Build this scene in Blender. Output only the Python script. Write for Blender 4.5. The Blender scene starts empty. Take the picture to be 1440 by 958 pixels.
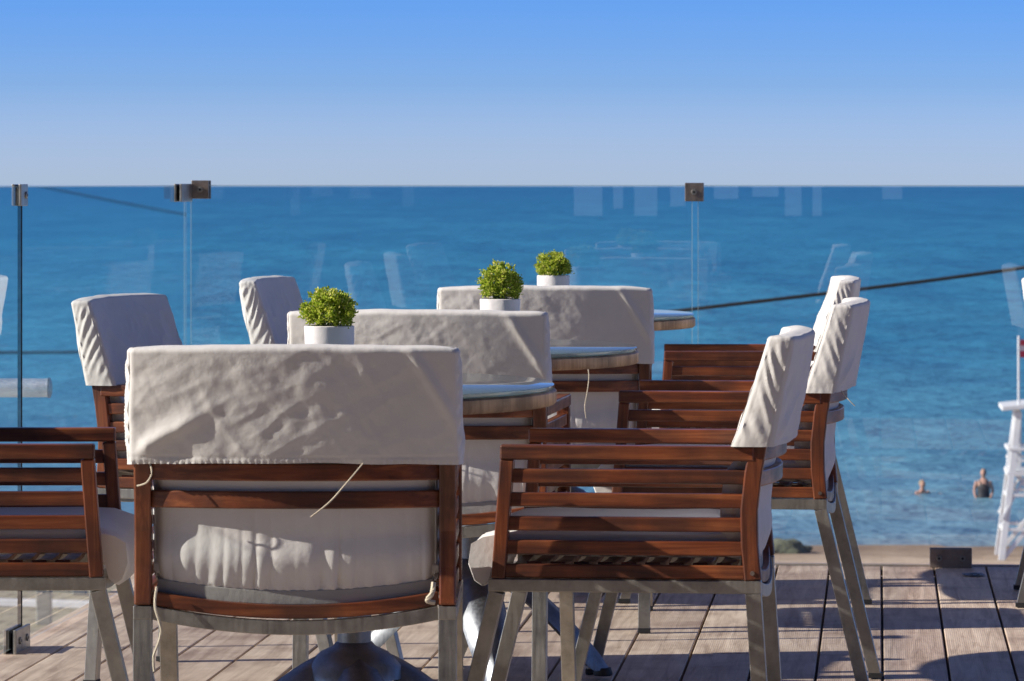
import bpy, math, random
from mathutils import Vector, Matrix, noise
random.seed(7)
R = math.radians
C = bpy.context.scene.collection
S = bpy.context.scene

# ------------------------------------------------------------------ camera numbers
EYE = 1.13            # eye height over the deck
FPX = 6100.0          # focal length in px of a 1440 px wide picture
HY = 251.0            # row of eye level in the photograph
def at(px, Z): return (px - 720.0) * Z / FPX

# ------------------------------------------------------------------ mesh helpers
class MB:
    def __init__(s): s.v = []; s.f = []; s.mi = []; s.m = 0
    def add(s, vs, fs):
        b = len(s.v); s.v += [tuple(p) for p in vs]
        for f in fs: s.f.append(tuple(b + i for i in f)); s.mi.append(s.m)
    def box(s, a, b):
        x0, y0, z0 = a; x1, y1, z1 = b
        vs = [(x0,y0,z0),(x1,y0,z0),(x1,y1,z0),(x0,y1,z0),(x0,y0,z1),(x1,y0,z1),(x1,y1,z1),(x0,y1,z1)]
        s.add(vs, [(0,3,2,1),(4,5,6,7),(0,1,5,4),(1,2,6,5),(2,3,7,6),(3,0,4,7)])
    def loft(s, rings, cap=True, closed=True):
        n = len(rings[0]); b = len(s.v)
        for r in rings: s.v += [tuple(p) for p in r]
        for i in range(len(rings)-1):
            for j in range(n if closed else n-1):
                k = (j+1) % n
                s.f.append((b+i*n+j, b+i*n+k, b+(i+1)*n+k, b+(i+1)*n+j)); s.mi.append(s.m)
        if cap:
            s.f.append(tuple(b+j for j in range(n-1, -1, -1))); s.mi.append(s.m)
            s.f.append(tuple(b+(len(rings)-1)*n+j for j in range(n))); s.mi.append(s.m)
    def sweep(s, pts, w, h, side=(1,0,0)):
        """rectangular bar along pts; w measured along side, h across it"""
        pts = [Vector(p) for p in pts]; rings = []
        for i, p in enumerate(pts):
            t = (pts[min(i+1, len(pts)-1)] - pts[max(i-1, 0)]).normalized()
            sd = Vector(side); sd = (sd - t*sd.dot(t)).normalized(); up = t.cross(sd).normalized()
            ww = w[i] if isinstance(w, (list, tuple)) else w
            hh = h[i] if isinstance(h, (list, tuple)) else h
            rings.append([p + sd*ww/2 + up*hh/2, p - sd*ww/2 + up*hh/2, p - sd*ww/2 - up*hh/2, p + sd*ww/2 - up*hh/2])
        s.loft(rings)
    def tube(s, pts, r, n=10, cap=True):
        pts = [Vector(p) for p in pts]; rings = []; ref = Vector((0.13, 0.31, 0.94))
        for i, p in enumerate(pts):
            t = (pts[min(i+1, len(pts)-1)] - pts[max(i-1, 0)]).normalized()
            a = t.cross(ref).normalized(); b = t.cross(a)
            rr = r[i] if isinstance(r, (list, tuple)) else r
            rings.append([p + (a*math.cos(6.28318*k/n) + b*math.sin(6.28318*k/n))*rr for k in range(n)])
        s.loft(rings, cap)
    def lathe(s, prof, n=48, c=(0,0), sy=1):
        s.loft([[(c[0]+r*math.cos(2*math.pi*k/n), c[1]+sy*r*math.sin(2*math.pi*k/n), z) for k in range(n)] for r, z in prof])
    def build(s, name, mats, parent=None, bevel=0, smooth=False, seg=2):
        me = bpy.data.meshes.new(name); me.from_pydata(s.v, [], s.f); me.update()
        if not isinstance(mats, (list, tuple)): mats = [mats]
        for m in mats: me.materials.append(m)
        me.polygons.foreach_set('material_index', s.mi)
        if smooth:
            me.polygons.foreach_set('use_smooth', [True]*len(me.polygons))
            try: me.set_sharp_from_angle(angle=R(50))
            except Exception: pass
        o = bpy.data.objects.new(name, me); C.objects.link(o)
        if parent: o.parent = parent
        if bevel:
            b = o.modifiers.new('bevel', 'BEVEL'); b.width = bevel; b.segments = seg; b.limit_method = 'ANGLE'; b.angle_limit = R(40)
        return o

def tag(o, label=None, cat=None, group=None, kind=None):
    if label: o['label'] = label
    if cat: o['category'] = cat
    if group: o['group'] = group
    if kind: o['kind'] = kind
    return o
def empty(name, loc, rz=0):
    o = bpy.data.objects.new(name, None); o.empty_display_size = .1; C.objects.link(o)
    o.location = loc; o.rotation_euler = (0, 0, rz); return o
def copy_tree(o, parent=None):
    c = o.copy(); C.objects.link(c)
    if parent: c.parent = parent
    for ch in list(o.children): copy_tree(ch, c)
    return c

# ------------------------------------------------------------------ materials
def mat(name):
    m = bpy.data.materials.new(name); m.use_nodes = True; nt = m.node_tree
    return m, nt, nt.nodes['Principled BSDF']
def N(nt, t, **kw):
    n = nt.nodes.new(t)
    for k, v in kw.items():
        if k in n.inputs: n.inputs[k].default_value = v
        else: setattr(n, k, v)
    return n
def ramp(nt, stops):
    r = nt.nodes.new('ShaderNodeValToRGB'); e = r.color_ramp.elements
    while len(e) < len(stops): e.new(.5)
    for i, (p, c) in enumerate(stops): e[i].position = p; e[i].color = (*c, 1)
    return r
def coords(nt, scale, rnd=True, kind='Object'):
    tc = nt.nodes.new('ShaderNodeTexCoord'); mp = nt.nodes.new('ShaderNodeMapping'); mp.inputs['Scale'].default_value = scale
    if rnd:
        oi = nt.nodes.new('ShaderNodeObjectInfo'); ml = N(nt, 'ShaderNodeVectorMath', operation='SCALE'); ml.inputs[0].default_value = (13, 7, 11)
        nt.links.new(oi.outputs['Random'], ml.inputs['Scale'])
        ad = N(nt, 'ShaderNodeVectorMath', operation='ADD'); nt.links.new(tc.outputs[kind], ad.inputs[0]); nt.links.new(ml.outputs[0], ad.inputs[1])
        nt.links.new(ad.outputs[0], mp.inputs[0])
    else: nt.links.new(tc.outputs[kind], mp.inputs[0])
    return mp
def simple(name, col, rough=.5, metal=0, vary=.12, vscale=30, bump=0, spec=.5, bscale=None):
    m, nt, b = mat(name); L = nt.links.new
    mp = coords(nt, (1,1,1)); nz = N(nt, 'ShaderNodeTexNoise', Scale=vscale, Detail=5.0); L(mp.outputs[0], nz.inputs['Vector'])
    r = ramp(nt, [(.3, [c*(1-vary) for c in col]), (.7, [min(1, c*(1+vary)) for c in col])]); L(nz.outputs['Fac'], r.inputs[0]); L(r.outputs[0], b.inputs['Base Color'])
    b.inputs['Roughness'].default_value = rough; b.inputs['Metallic'].default_value = metal; b.inputs['Specular IOR Level'].default_value = spec
    if bump:
        n2 = N(nt, 'ShaderNodeTexNoise', Scale=bscale or vscale*4, Detail=4.0); L(mp.outputs[0], n2.inputs['Vector'])
        bp = N(nt, 'ShaderNodeBump', Strength=.6, Distance=bump); L(n2.outputs['Fac'], bp.inputs['Height']); L(bp.outputs[0], b.inputs['Normal'])
    return m
def wood(name, axis, c0, c1, c2, rough=.36, coat=.25):
    m, nt, b = mat(name); L = nt.links.new
    sc = [42, 42, 42]; sc[axis] = 2.2
    mp = coords(nt, sc); nz = N(nt, 'ShaderNodeTexNoise', Scale=1.6, Detail=7.0, Roughness=.62, Distortion=.5); L(mp.outputs[0], nz.inputs['Vector'])
    r = ramp(nt, [(.28, c0), (.5, c1), (.74, c2)]); L(nz.outputs['Fac'], r.inputs[0])
    mp2 = coords(nt, (1,1,1)); n2 = N(nt, 'ShaderNodeTexNoise', Scale=9.0, Detail=4.0); L(mp2.outputs[0], n2.inputs['Vector'])
    r2 = ramp(nt, [(.35, (.42,.40,.40)), (.62, (1.12,1.10,1.06))]); L(n2.outputs['Fac'], r2.inputs[0])
    mx = N(nt, 'ShaderNodeMix', data_type='RGBA', blend_type='MULTIPLY'); mx.inputs[0].default_value = 1
    L(r.outputs[0], mx.inputs[6]); L(r2.outputs[0], mx.inputs[7]); L(mx.outputs[2], b.inputs['Base Color'])
    rr = ramp(nt, [(.3, (rough+.2,)*3), (.7, (rough-.08,)*3)]); L(n2.outputs['Fac'], rr.inputs[0]); L(rr.outputs[0], b.inputs['Roughness'])
    b.inputs['Coat Weight'].default_value = coat; b.inputs['Coat Roughness'].default_value = .25
    bp = N(nt, 'ShaderNodeBump', Strength=.5, Distance=.0006); L(nz.outputs['Fac'], bp.inputs['Height']); L(bp.outputs[0], b.inputs['Normal'])
    return m
TK = ((.060,.014,.007), (.185,.050,.018), (.38,.130,.046))
M = {}
M['wx'] = wood('teak_across', 0, *TK); M['wy'] = wood('teak_along', 1, *TK); M['wz'] = wood('teak_upright', 2, *TK)
M['rim'] = wood('tabletop_rim_wood', 2, (.20,.11,.06), (.38,.24,.14), (.52,.36,.23), .5, .1)

def steel(name, col, rough):
    m, nt, b = mat(name); L = nt.links.new
    mp = coords(nt, (60, 60, 4)); nz = N(nt, 'ShaderNodeTexNoise', Scale=3.0, Detail=6.0); L(mp.outputs[0], nz.inputs['Vector'])
    mp2 = coords(nt, (1,1,1)); n2 = N(nt, 'ShaderNodeTexNoise', Scale=14.0, Detail=6.0, Roughness=.7); L(mp2.outputs[0], n2.inputs['Vector'])
    r = ramp(nt, [(.3, [c*.62 for c in col]), (.55, col), (.8, [min(1,c*1.2) for c in col])]); L(n2.outputs['Fac'], r.inputs[0]); L(r.outputs[0], b.inputs['Base Color'])
    rr = ramp(nt, [(.3, (rough-.08,)*3), (.7, (rough+.14,)*3)]); L(nz.outputs['Fac'], rr.inputs[0]); L(rr.outputs[0], b.inputs['Roughness'])
    b.inputs['Metallic'].default_value = .9
    bp = N(nt, 'ShaderNodeBump', Strength=.15, Distance=.0003); L(nz.outputs['Fac'], bp.inputs['Height']); L(bp.outputs[0], b.inputs['Normal'])
    return m
M['steel'] = steel('brushed_steel_dulled_by_salt', (.40,.385,.35), .38)
M['chrome'] = steel('polished_steel', (.22,.23,.25), .40)
M['clampsteel'] = steel('dark_stained_steel', (.34,.29,.26), .40)

def fabric(name, col, dirt=.5):
    m, nt, b = mat(name); L = nt.links.new
    mp = coords(nt, (1,1,1))
    n1 = N(nt, 'ShaderNodeTexNoise', Scale=9.0, Detail=6.0, Roughness=.6); L(mp.outputs[0], n1.inputs['Vector'])
    r = ramp(nt, [(.25, [c*(1-.16*dirt) for c in col]), (.6, col), (.85, [min(.9, c*1.04) for c in col])]); L(n1.outputs['Fac'], r.inputs[0]); L(r.outputs[0], b.inputs['Base Color'])
    b.inputs['Roughness'].default_value = .9; b.inputs['Specular IOR Level'].default_value = .15
    b.inputs['Sheen Weight'].default_value = .12; b.inputs['Sheen Roughness'].default_value = .5
    w = N(nt, 'ShaderNodeTexNoise', Scale=900.0, Detail=2.0); L(mp.outputs[0], w.inputs['Vector'])
    w2 = N(nt, 'ShaderNodeTexNoise', Scale=55.0, Detail=5.0, Roughness=.55); L(mp.outputs[0], w2.inputs['Vector'])
    b1 = N(nt, 'ShaderNodeBump', Strength=.5, Distance=.0005); L(w.outputs['Fac'], b1.inputs['Height'])
    b2 = N(nt, 'ShaderNodeBump', Strength=.45, Distance=.0022); L(w2.outputs['Fac'], b2.inputs['Height']); L(b1.outputs[0], b2.inputs['Normal'])
    L(b2.outputs[0], b.inputs['Normal'])
    return m
M['cover'] = fabric('natural_canvas', (.665,.65,.62)); M['cushion'] = fabric('cushion_canvas', (.685,.67,.645))
M['elastic'] = fabric('grey_elastic_band', (.36,.35,.33)); M['string'] = simple('frayed_thread', (.62,.55,.42), .9)
M['rubber'] = simple('black_rubber', (.02,.02,.022), .6)
M['pot'] = simple('white_glazed_clay', (.72,.69,.68), .55, vary=.06, vscale=25, bump=.001)
M['soil'] = simple('potting_soil', (.05,.03,.02), .95, bump=.003)
M['white'] = simple('white_paint', (.78,.79,.80), .5, vary=.06, vscale=4)
M['black'] = simple('black_cable_sheath', (.02,.022,.025), .6)

def glassmat(name, tint, refl=1.0, edge=False):
    m = bpy.data.materials.new(name); m.use_nodes = True; nt = m.node_tree; nt.nodes.clear(); L = nt.links.new
    out = nt.nodes.new('ShaderNodeOutputMaterial'); tr = N(nt, 'ShaderNodeBsdfTransparent'); tr.inputs[0].default_value = (*tint, 1)
    gl = N(nt, 'ShaderNodeBsdfGlossy'); gl.inputs['Roughness'].default_value = .0 if not edge else .15
    gl.inputs[0].default_value = (.95,.97,1,1)
    fr = N(nt, 'ShaderNodeFresnel', IOR=1.5); mx = nt.nodes.new('ShaderNodeMixShader')
    if edge:
        mx.inputs[0].default_value = .35
    else:
        ge = nt.nodes.new('ShaderNodeNewGeometry'); inv = N(nt, 'ShaderNodeMath', operation='SUBTRACT'); inv.inputs[0].default_value = refl; L(ge.outputs['Backfacing'], inv.inputs[1]); inv.use_clamp = False
        cl = N(nt, 'ShaderNodeMath', operation='MAXIMUM'); cl.inputs[1].default_value = 0; L(inv.outputs[0], cl.inputs[0])
        # both faces of the pane mirror; the entering face carries the pair, the leaving face none
        nb = N(nt, 'ShaderNodeMath', operation='SUBTRACT'); nb.inputs[0].default_value = 1; L(ge.outputs['Backfacing'], nb.inputs[1])
        ml = N(nt, 'ShaderNodeMath', operation='MULTIPLY'); L(nb.outputs[0], ml.inputs[1]); L(fr.outputs[0], ml.inputs[0])
        m2 = N(nt, 'ShaderNodeMath', operation='MULTIPLY'); m2.inputs[1].default_value = refl; L(ml.outputs[0], m2.inputs[0]); m3 = N(nt, 'ShaderNodeMath', operation='MINIMUM'); m3.inputs[1].default_value = .38; L(m2.outputs[0], m3.inputs[0]); L(m3.outputs[0], mx.inputs[0])
    L(tr.outputs[0], mx.inputs[1]); L(gl.outputs[0], mx.inputs[2]); L(mx.outputs[0], out.inputs[0])
    return m
M['glass'] = glassmat('clear_safety_glass', (.965,.985,.985), 2.0)
def edgemat():
    m, nt, b = mat('green_glass_edge'); b.inputs['Base Color'].default_value = (.45,.60,.62,1); b.inputs['Roughness'].default_value = .2; b.inputs['Alpha'].default_value = .26
    return m
M['glassedge'] = edgemat()
M['railsteel'] = steel('bright_rail_steel', (.95,.95,.95), .5)
M['gasket'] = simple('black_joint', (.006,.006,.007), .7)

# ------------------------------------------------------------------ chair
W = .522; HW = W/2
def post_y(z):   # centre line of the rear post
    T = [(.40,.014),(.439,.014),(.50,.020),(.558,.021),(.62,.014),(.668,.006),(.75,-.014),(.85,-.038)]
    for (z0,y0),(z1,y1) in zip(T, T[1:]):
        if z <= z1: return y0 + (y1-y0)*(z-z0)/(z1-z0)
    return T[-1][1]
def fbm(x, y, z, o=4):
    a = 0; f = 1; g = 1
    for _ in range(o): a += g*noise.noise((x*f, y*f, z*f)); f *= 2.03; g *= .5
    return a
def sstep(a, b, x):
    t = max(0, min(1, (x-a)/(b-a))); return t*t*(3-2*t)

def rounded_loop(nb, ns):
    """parameters round a slab: list of (side, t) going back, right side, front, left side"""
    L = [('b', -1+2*i/nb) for i in range(nb)] + [('r', i/ns) for i in range(ns)] + [('f', 1-2*i/nb) for i in range(nb)] + [('l', 1-i/ns) for i in range(ns)]
    return L

def cover_mesh(seed, nb=150, ns=18, nv=64):
    mb = MB(); zb, zt = .668, .849; w = HW+.003
    loop = rounded_loop(nb, ns); rings = []
    def pt(side, t, v, shrink=0, dz=0):
        s = {'b': t, 'r': 1, 'f': t, 'l': -1}[side]
        flare = .004*(1-v)**2 + .002*noise.noise((seed*3.1+s*2, v*3, 1))
        x = s*(w + flare - shrink)
        yb = -.020 + (-.056+.020)*v; yf = .052 + (-.010-.052)*v**.9
        bul = 1-(s*s)
        yb -= .030*bul*(1-.12*v); yf -= .026*bul
        if side == 'b': y = yb + shrink
        elif side == 'f': y = yf - shrink
        else: y = (yb+shrink) + (yf-yb-2*shrink)*t
        # round the vertical corners
        if side in 'bf':
            e = max(0, (abs(s)-.975)/.025); y += (.006*e*e)*(1 if side == 'b' else -1)
        else:
            e = abs(2*t-1)**6; x -= (.004*e)*s
        z = zb + (zt-zb)*v + .003*bul*v + dz
        z += (.004*bul*(1-v)) if side == 'b' else 0
        # hem hangs a little unevenly
        z += (1-v)**3*.003*noise.noise((s*3+seed, 2 if side=='b' else 5, 0))
        z += v**6*.0018*noise.noise((s*4+seed*2, 9, 0))
        # folds
        d = 0; X = x*1.0; Z = z-zb
        fall = sstep(0, .06, v)*.7+.3; ftop = 1-.6*sstep(.86, 1, v)
        if side == 'b':
            q = X*.8 - Z*1.25; p = X*1.25 + Z*.8
            a = fbm(q*9+seed*5, p*3.6, seed, 3); msk = .25+.75*(1-sstep(.0,.65,s+.35*noise.noise((X*4, Z*6, seed+8)))); d += .0030*(1-abs(a)*2.2)*(.5+.6*noise.noise((X*3, Z*5, seed+4)))*(.35+.65*msk)
            a2 = fbm(p*11+seed*9, q*3, seed+3, 3); d += .0010*(1-abs(a2)*2.5)*msk
            d += .0010*fbm(X*26, Z*30, seed+7, 4)*msk
            d += .0085*sstep(.2, 1, -s)*math.exp(-((Z-.018-(X+HW)*.55)/.014)**2)*sstep(0,.03,X+HW)*(1-sstep(.08,.2,X+HW))
            d += .010*math.exp(-((Z-.10+(X-HW+.02)*1.6+.0)/.018)**2)*sstep(.45, .8, s)*.55
            d *= fall*ftop*(1-.7*max(0,(abs(s)-.93)/.07)); y -= d
            hem = math.exp(-((Z-.013)/.0016)**2); y += .0012*hem
            y -= (1-sstep(0,.016,Z))*.0014*math.sin(X*620+2*noise.noise((X*30,0,seed)))
        elif side == 'f':
            a = fbm(X*7+seed, Z*9, seed+11, 3); d = .0045*(1-abs(a)*2)+.0015*fbm(X*30, Z*22, seed+2, 3)
            y += d*fall*ftop
        else:
            q = Z - (t-.5)*.095
            ph = q*(200+35*math.sin(seed*2.3)) + 3.0*noise.noise((q*13+seed, t*1.2, s*2)) + seed*2
            k = .5+.5*math.sin(ph)
            amp = .0044*sstep(.02,.2,v)*(1-sstep(.88,1,v))*math.sin(math.pi*min(1,max(0,(t*1.0))))**.5
            amp *= max(.12, .85+.9*noise.noise((q*17, t*2.2, seed*3+s)))*(.75+.3*math.sin(seed*1.7))
            x += s*(k**1.5*amp + .003*math.sin(math.pi*t))
            x += s*.0010*fbm(q*40, t*4, seed, 3); x += s*.0016*(math.exp(-((t-.10)/.018)**2)+math.exp(-((t-.90)/.018)**2))
        return (x, y, z)
    for i in range(nv+1): rings.append([pt(sd, t, i/nv) for sd, t in loop])
    for k in range(1, 6):
        a = k/5*math.pi/2; rings.append([pt(sd, t, 1, .008*(1-math.cos(a)), .008*math.sin(a)) for sd, t in loop])
    b0 = 0
    mb.loft(rings, cap=False); n = len(loop); base = (len(rings)-1)*n
    # top cap: rows between back and front edge
    rows = 6
    back = [mb.v[base+i] for i in range(nb+1)]; front = [mb.v[base+nb+ns+(nb-i)] if i > 0 else mb.v[base+nb+ns+nb] for i in range(nb+1)]
    grid = []
    for r in range(rows+1):
        f = r/rows; row = []
        for i in range(nb+1):
            A = Vector(back[i]); B = Vector(front[i]); p = A.lerp(B, f); p.z += .003*math.sin(math.pi*f)*(1-abs(2*i/nb-1)**8); row.append(p)
        grid.append(row)
    mb.add([p for row in grid for p in row], [(r*(nb+1)+i, r*(nb+1)+i+1, (r+1)*(nb+1)+i+1, (r+1)*(nb+1)+i) for r in range(rows) for i in range(nb)])
    return mb

def back_cushion_mesh(seed, nb=170, ns=8, nv=56):
    mb = MB(); zb, zt = .476, .835; w = HW-.034; loop = rounded_loop(nb, ns); rings = []
    for i in range(nv+1):
        v = (i/nv)**1.25; ring = []
        for side, t in loop:
            s = {'b': t, 'r': 1, 'f': t, 'l': -1}[side]; bul = 1-s*s; Z = (zt-zb)*v
            z = zb + Z - .018*bul*(1-v)**2 ; pin = 1-.35*math.exp(-Z/.008); x = s*w*(1-.03*math.exp(-Z/.01))
            yc = post_y(zb+Z) + .030 - (.016+.017*sstep(0,.12,Z))*bul
            th = (.021-.011*sstep(.14,.19,Z))*pin; yc -= .018*sstep(.14,.20,Z)
            low = math.exp(-((Z-.045)/.035)**2)
            if side == 'b':
                y = yc - th - .013*low*(.6+.4*bul)
                gx = x*(1+.0) + .012*noise.noise((x*9, Z*7, seed))
                fq = 97+14*noise.noise((x*4, seed, 2)); g = 1-abs(math.sin(gx*fq+3.4*noise.noise((gx*14, 1, seed))))
                g2 = noise.noise((gx*60, Z*8, seed+5))
                y += (.0095*g**1.8*(.35+1.1*abs(noise.noise((x*22, 4, seed))))+.0045*g2+.004*noise.noise((x*19-Z*12, Z*11, seed+2)))*math.exp(-Z/.055)*sstep(0,.012,Z)+.0
                y -= .0016*math.sin(x*430)*math.exp(-(Z/.006)**2)
            elif side == 'f': y = yc + th + .003*noise.noise((x*8, Z*8, seed+1))
            else: y = yc - th + 2*th*t; x += s*.006*math.sin(math.pi*t)
            if side in 'bf':
                e = max(0, (abs(s)-.94)/.06); y += .012*e*e*(1 if side == 'b' else -1)
            ring.append((x, y, z))
        rings.append(ring)
    mb.loft(rings, cap=True); return mb

def seat_cushion_mesh(seed):
    mb = MB(); w = HW-.030; nx = 40; rings = []
    prof = []   # (y,z) loop, front lip turns down
    top = [(.035,.520),(.06,.526),(.12,.528),(.2,.527),(.3,.528),(.40,.529),(.45,.526),(.485,.514),(.505,.490),(.508,.460),(.498,.432),(.486,.424)]
    bot = [(.474,.432),(.468,.455),(.455,.474),(.43,.480),(.3,.478),(.2,.477),(.1,.477),(.05,.479),(.03,.486),(.026,.504)]
    prof = top + bot
    cy = .25; cz = .500
    for i in range(nx+1):
        s = -1+2*i/nx; e = max(0, (abs(s)-.9)/.1); k = math.sqrt(max(0, 1-e*e*.92)); ring = []
        for y, z in prof:
            zz = cz+(z-cz)*(.35+.65*k) if z > .47 else z
            yy = cy+(y-cy)*(1-.02*(1-k)) ; sag = -.012*(1-s*s)
            n = .003*noise.noise((s*3+seed, y*12, z*12)) + .002*noise.noise((s*14, y*9+seed, 3))
            ring.append((s*w, yy+n, zz+sag+n))
        rings.append(ring)
    mb.loft(rings); return mb

def make_chair(splay, seed):
    t = empty('armchair', (0,0,0))
    # metal side frames + legs
    for sx in (-1, 1):
        xc = sx*(HW-.015)
        m = MB(); m.box((xc-.015, 0, .4165), (xc+.015, .470, .4385)); m.build('seat_rail', M['steel'], t, .0015)
        m = MB(); ty = .4165*math.tan(splay)
        m.sweep([(xc, .0135, .4160), (xc, .0135-ty, .004)], .0295, .027); m.box((xc-.0145, .0+.001, .4150), (xc+.0145, .028, .4170))
        lg = m.build('leg', M['steel'], t, .0015)
        f = MB(); f.box((xc-.0155, -.002-ty, 0), (xc+.0155, .029-ty, .012)); f.build('foot_cap', M['rubber'], lg, .001)
        m = MB(); m.sweep([(xc, .4555, .4160), (xc, .4555+.100, .004)], .0295, .027)
        lg = m.build('leg', M['steel'], t, .0015)
        f = MB(); f.box((xc-.0155, .4555+.084, 0), (xc+.0155, .4555+.116, .012)); f.build('foot_cap', M['rubber'], lg, .001)
        # wooden rear post
        m = MB(); zs = [.4390,.46,.48,.50,.52,.54,.56,.58,.60,.62,.64,.66,.70,.74,.78,.82,.842]
        m.sweep([(xc, post_y(z), z) for z in zs], .027, [.030 if z < .7 else .026 for z in zs]); m.build('back_post', M['wz'], t, .003)
        # front post
        m = MB(); m.sweep([(xc, .4530, .4390), (xc, .4375, .643)], .027, .024); m.build('front_post', M['wz'], t, .0025)
        # arm rail and slats
        m = MB(); m.box((xc-.015, .012, .6435), (xc+.015, .4495, .669)); m.build('armrest', M['wy'], t, .003)
        for k in range(1, 6):
            zt = .669-.0410*k; fr = .4375+(.643-zt)*.076-.009
            m = MB(); m.box((xc-.009, post_y(zt)+.012, zt-.0245 + (.0008 if k == 5 else 0)), (xc+.009, fr, zt)); m.build('arm_slat', M['wy'], t, .0025)
        # bolt heads
        m = MB(); m.tube([(xc+sx*.0135, post_y(.45), .452), (xc+sx*.0155, post_y(.45), .452)], .004, 10); m.build('bolt', M['clampsteel'], t)
    # curved cross rails
    def curve(y0, z0, bulge, sag, xw=HW-.0295, n=20):
        return [(xw*(-1+2*i/n), y0-bulge*(1-(-1+2*i/n)**2), z0-sag*(1-(-1+2*i/n)**2)) for i in range(n+1)]
    m = MB(); m.sweep(curve(.016, .4275, .010, .024), .022, .022, (0,0,1)); m.build('seat_rail', M['steel'], t, .001)
    m = MB(); m.sweep(curve(.450, .4275, -.006, .012), .022, .022, (0,0,1)); m.build('seat_rail', M['steel'], t, .001)
    m = MB(); m.sweep(curve(.018, .4510, .010, .022), .022, .018, (0,0,1)); m.build('seat_slat', M['wx'], t, .002)
    for z in (.6560, .6110, .7300, .7800):
        m = MB(); m.sweep(curve(post_y(z)+.001, z, .034, .0), .0280, .015, (0,0,1)); m.build('back_slat', M['wx'], t, .0025)
    for i in range(9):
        y = .065+.041*i; m = MB(); m.sweep(curve(y, .4620, 0, .012), .010, .026, (0,0,1)); m.build('seat_slat', M['wx'], t, .001, seg=1)
    seat_cushion_mesh(seed).build('seat_cushion', M['cushion'], t, smooth=True)
    bc = back_cushion_mesh(seed).build('back_cushion', M['cushion'], t, smooth=True)
    m = MB(); m.sweep([(x*.97, y+.012, z) for x, y, z in curve(post_y(.478)+.002, .4690, .016, .018)], .024, .010, (0,0,1)); m.build('elastic_band', M['elastic'], bc, .002)
    cover_mesh(seed).build('back_cover', M['cover'], t, smooth=True)
    return t

A1 = make_chair(R(3.6), 1.0)      # straighter rear legs
A2 = make_chair(R(13.4), 2.6)     # splayed rear legs
def place(o, anchor, side, rz, label, group=None):
    """anchor: world x,y of the rear outer corner of the side frame at local x = side*HW (0: middle of the rear)"""
    v = Matrix.Rotation(rz, 3, 'Z') @ Vector((side*HW, 0, 0))
    o.location = (anchor[0]-v.x, anchor[1]-v.y, .002); o.rotation_euler = (0, 0, rz); o['label'] = label; o['category'] = 'chair'
    o['group'] = group or 'slatted armchairs with canvas covered backs'; return o
def newcover(o, seed):
    for ch in o.children:
        if ch.name.startswith('back_cover'):
            tmp = cover_mesh(seed).build('tmp_cover', M['cover'], smooth=True); me = tmp.data; bpy.data.objects.remove(tmp); me.name = 'back_cover'; ch.data = me; return ch
def face_right(th): return -R(90+th)
def face_left(th): return R(90-th)
Zc = 6.99
c1 = place(A1, (-.350, Zc), 0, -R(.6), 'nearest armchair seen from behind, its grey canvas back cover largest in the foreground')
c2 = place(copy_tree(A1), (at(590.5, 8.84), 8.84), 0, -R(7), 'second armchair seen from behind, between the nearest and the middle table'); newcover(c2, 3.3)
c3 = place(copy_tree(A1), (at(767, 10.8), 10.8), 0, -R(2.5), 'farthest armchair seen from behind, in front of the table by the glass'); newcover(c3, 5.7)
r1 = place(copy_tree(A1), (.426, 7.42), -1, face_left(6), 'nearest armchair of the right row in full profile, facing left at the first table'); newcover(r1, 7.2)
r2 = place(A2, (.676, 9.31), -1, face_left(6.8), 'middle armchair of the right row, half hidden behind the nearest profile chair')
r3 = place(copy_tree(A2), (.853, 11.5), -1, face_left(2), 'farthest armchair of the right row, facing left at the table by the glass'); newcover(r3, 8.9)
l1 = place(copy_tree(A1), (-1.171, 7.48), 1, face_right(-1), 'armchair cut off by the left edge, showing dark slatted arms and seat front')
l2 = place(copy_tree(A1), (-.928, 9.65), 1, face_right(14.5), 'armchair on the left behind the nearest chair, white covered back turned to the right'); newcover(l2, 11.3)
l3 = place(copy_tree(A2), (-.665, 11.45), 1, face_right(8.5), 'far left armchair near the glass corner, only its white covered back showing'); newcover(l3, 4.1)
e1 = place(copy_tree(A2), (1.425, 11.4), 1, face_right(6), 'armchair cut by the right edge, only its cover edge and two rear legs showing')

# dangling threads
def thread(parent, pts, r=.0011):
    P = [Vector(p) for p in pts]; out = []
    for i in range(len(P)-1):
        for k in range(8):
            a, b, c, d = P[max(i-1,0)], P[i], P[i+1], P[min(i+2,len(P)-1)]; t = k/8
            out.append(.5*((2*b)+(c-a)*t+(2*a-5*b+4*c-d)*t*t+(3*b-a-3*c+d)*t**3))
    out.append(P[-1]); m = MB(); m.tube(out, r, 6); return m.build('tie_string', M['string'], parent, smooth=True)
def cover_of(o): return [c for c in o.children if c.name.startswith('back_cover')][0]
thread(cover_of(c1), [(.112,-.050,.672),(.085,-.066,.640),(.06,-.074,.612),(.030,-.078,.588)], .0013)
thread(cover_of(c1), [(-.232,-.022,.672),(-.228,-.03,.655),(-.236,-.032,.640),(-.252,-.026,.634)], .0014)
thread(cover_of(c1), [(-.222,-.005,.470),(-.224,-.016,.44),(-.214,-.018,.40),(-.226,-.016,.36),(-.225,-.016,.335)], .0022)
thread(cover_of(c1), [(.224,-.012,.478),(.222,-.020,.462),(.214,-.02,.45),(.226,-.016,.446)], .004)
thread(cover_of(c3), [(.104,-.052,.672),(.11,-.066,.64),(.106,-.07,.60),(.10,-.068,.565),(.103,-.066,.535)], .0012)
thread(cover_of(c2), [(-.10,-.05,.672),(-.12,-.06,.655),(-.17,-.05,.652)], .001)
thread(cover_of(r2), [(-.25,-.03,.672),(-.262,-.045,.655),(-.262,-.06,.64)], .001)

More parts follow.
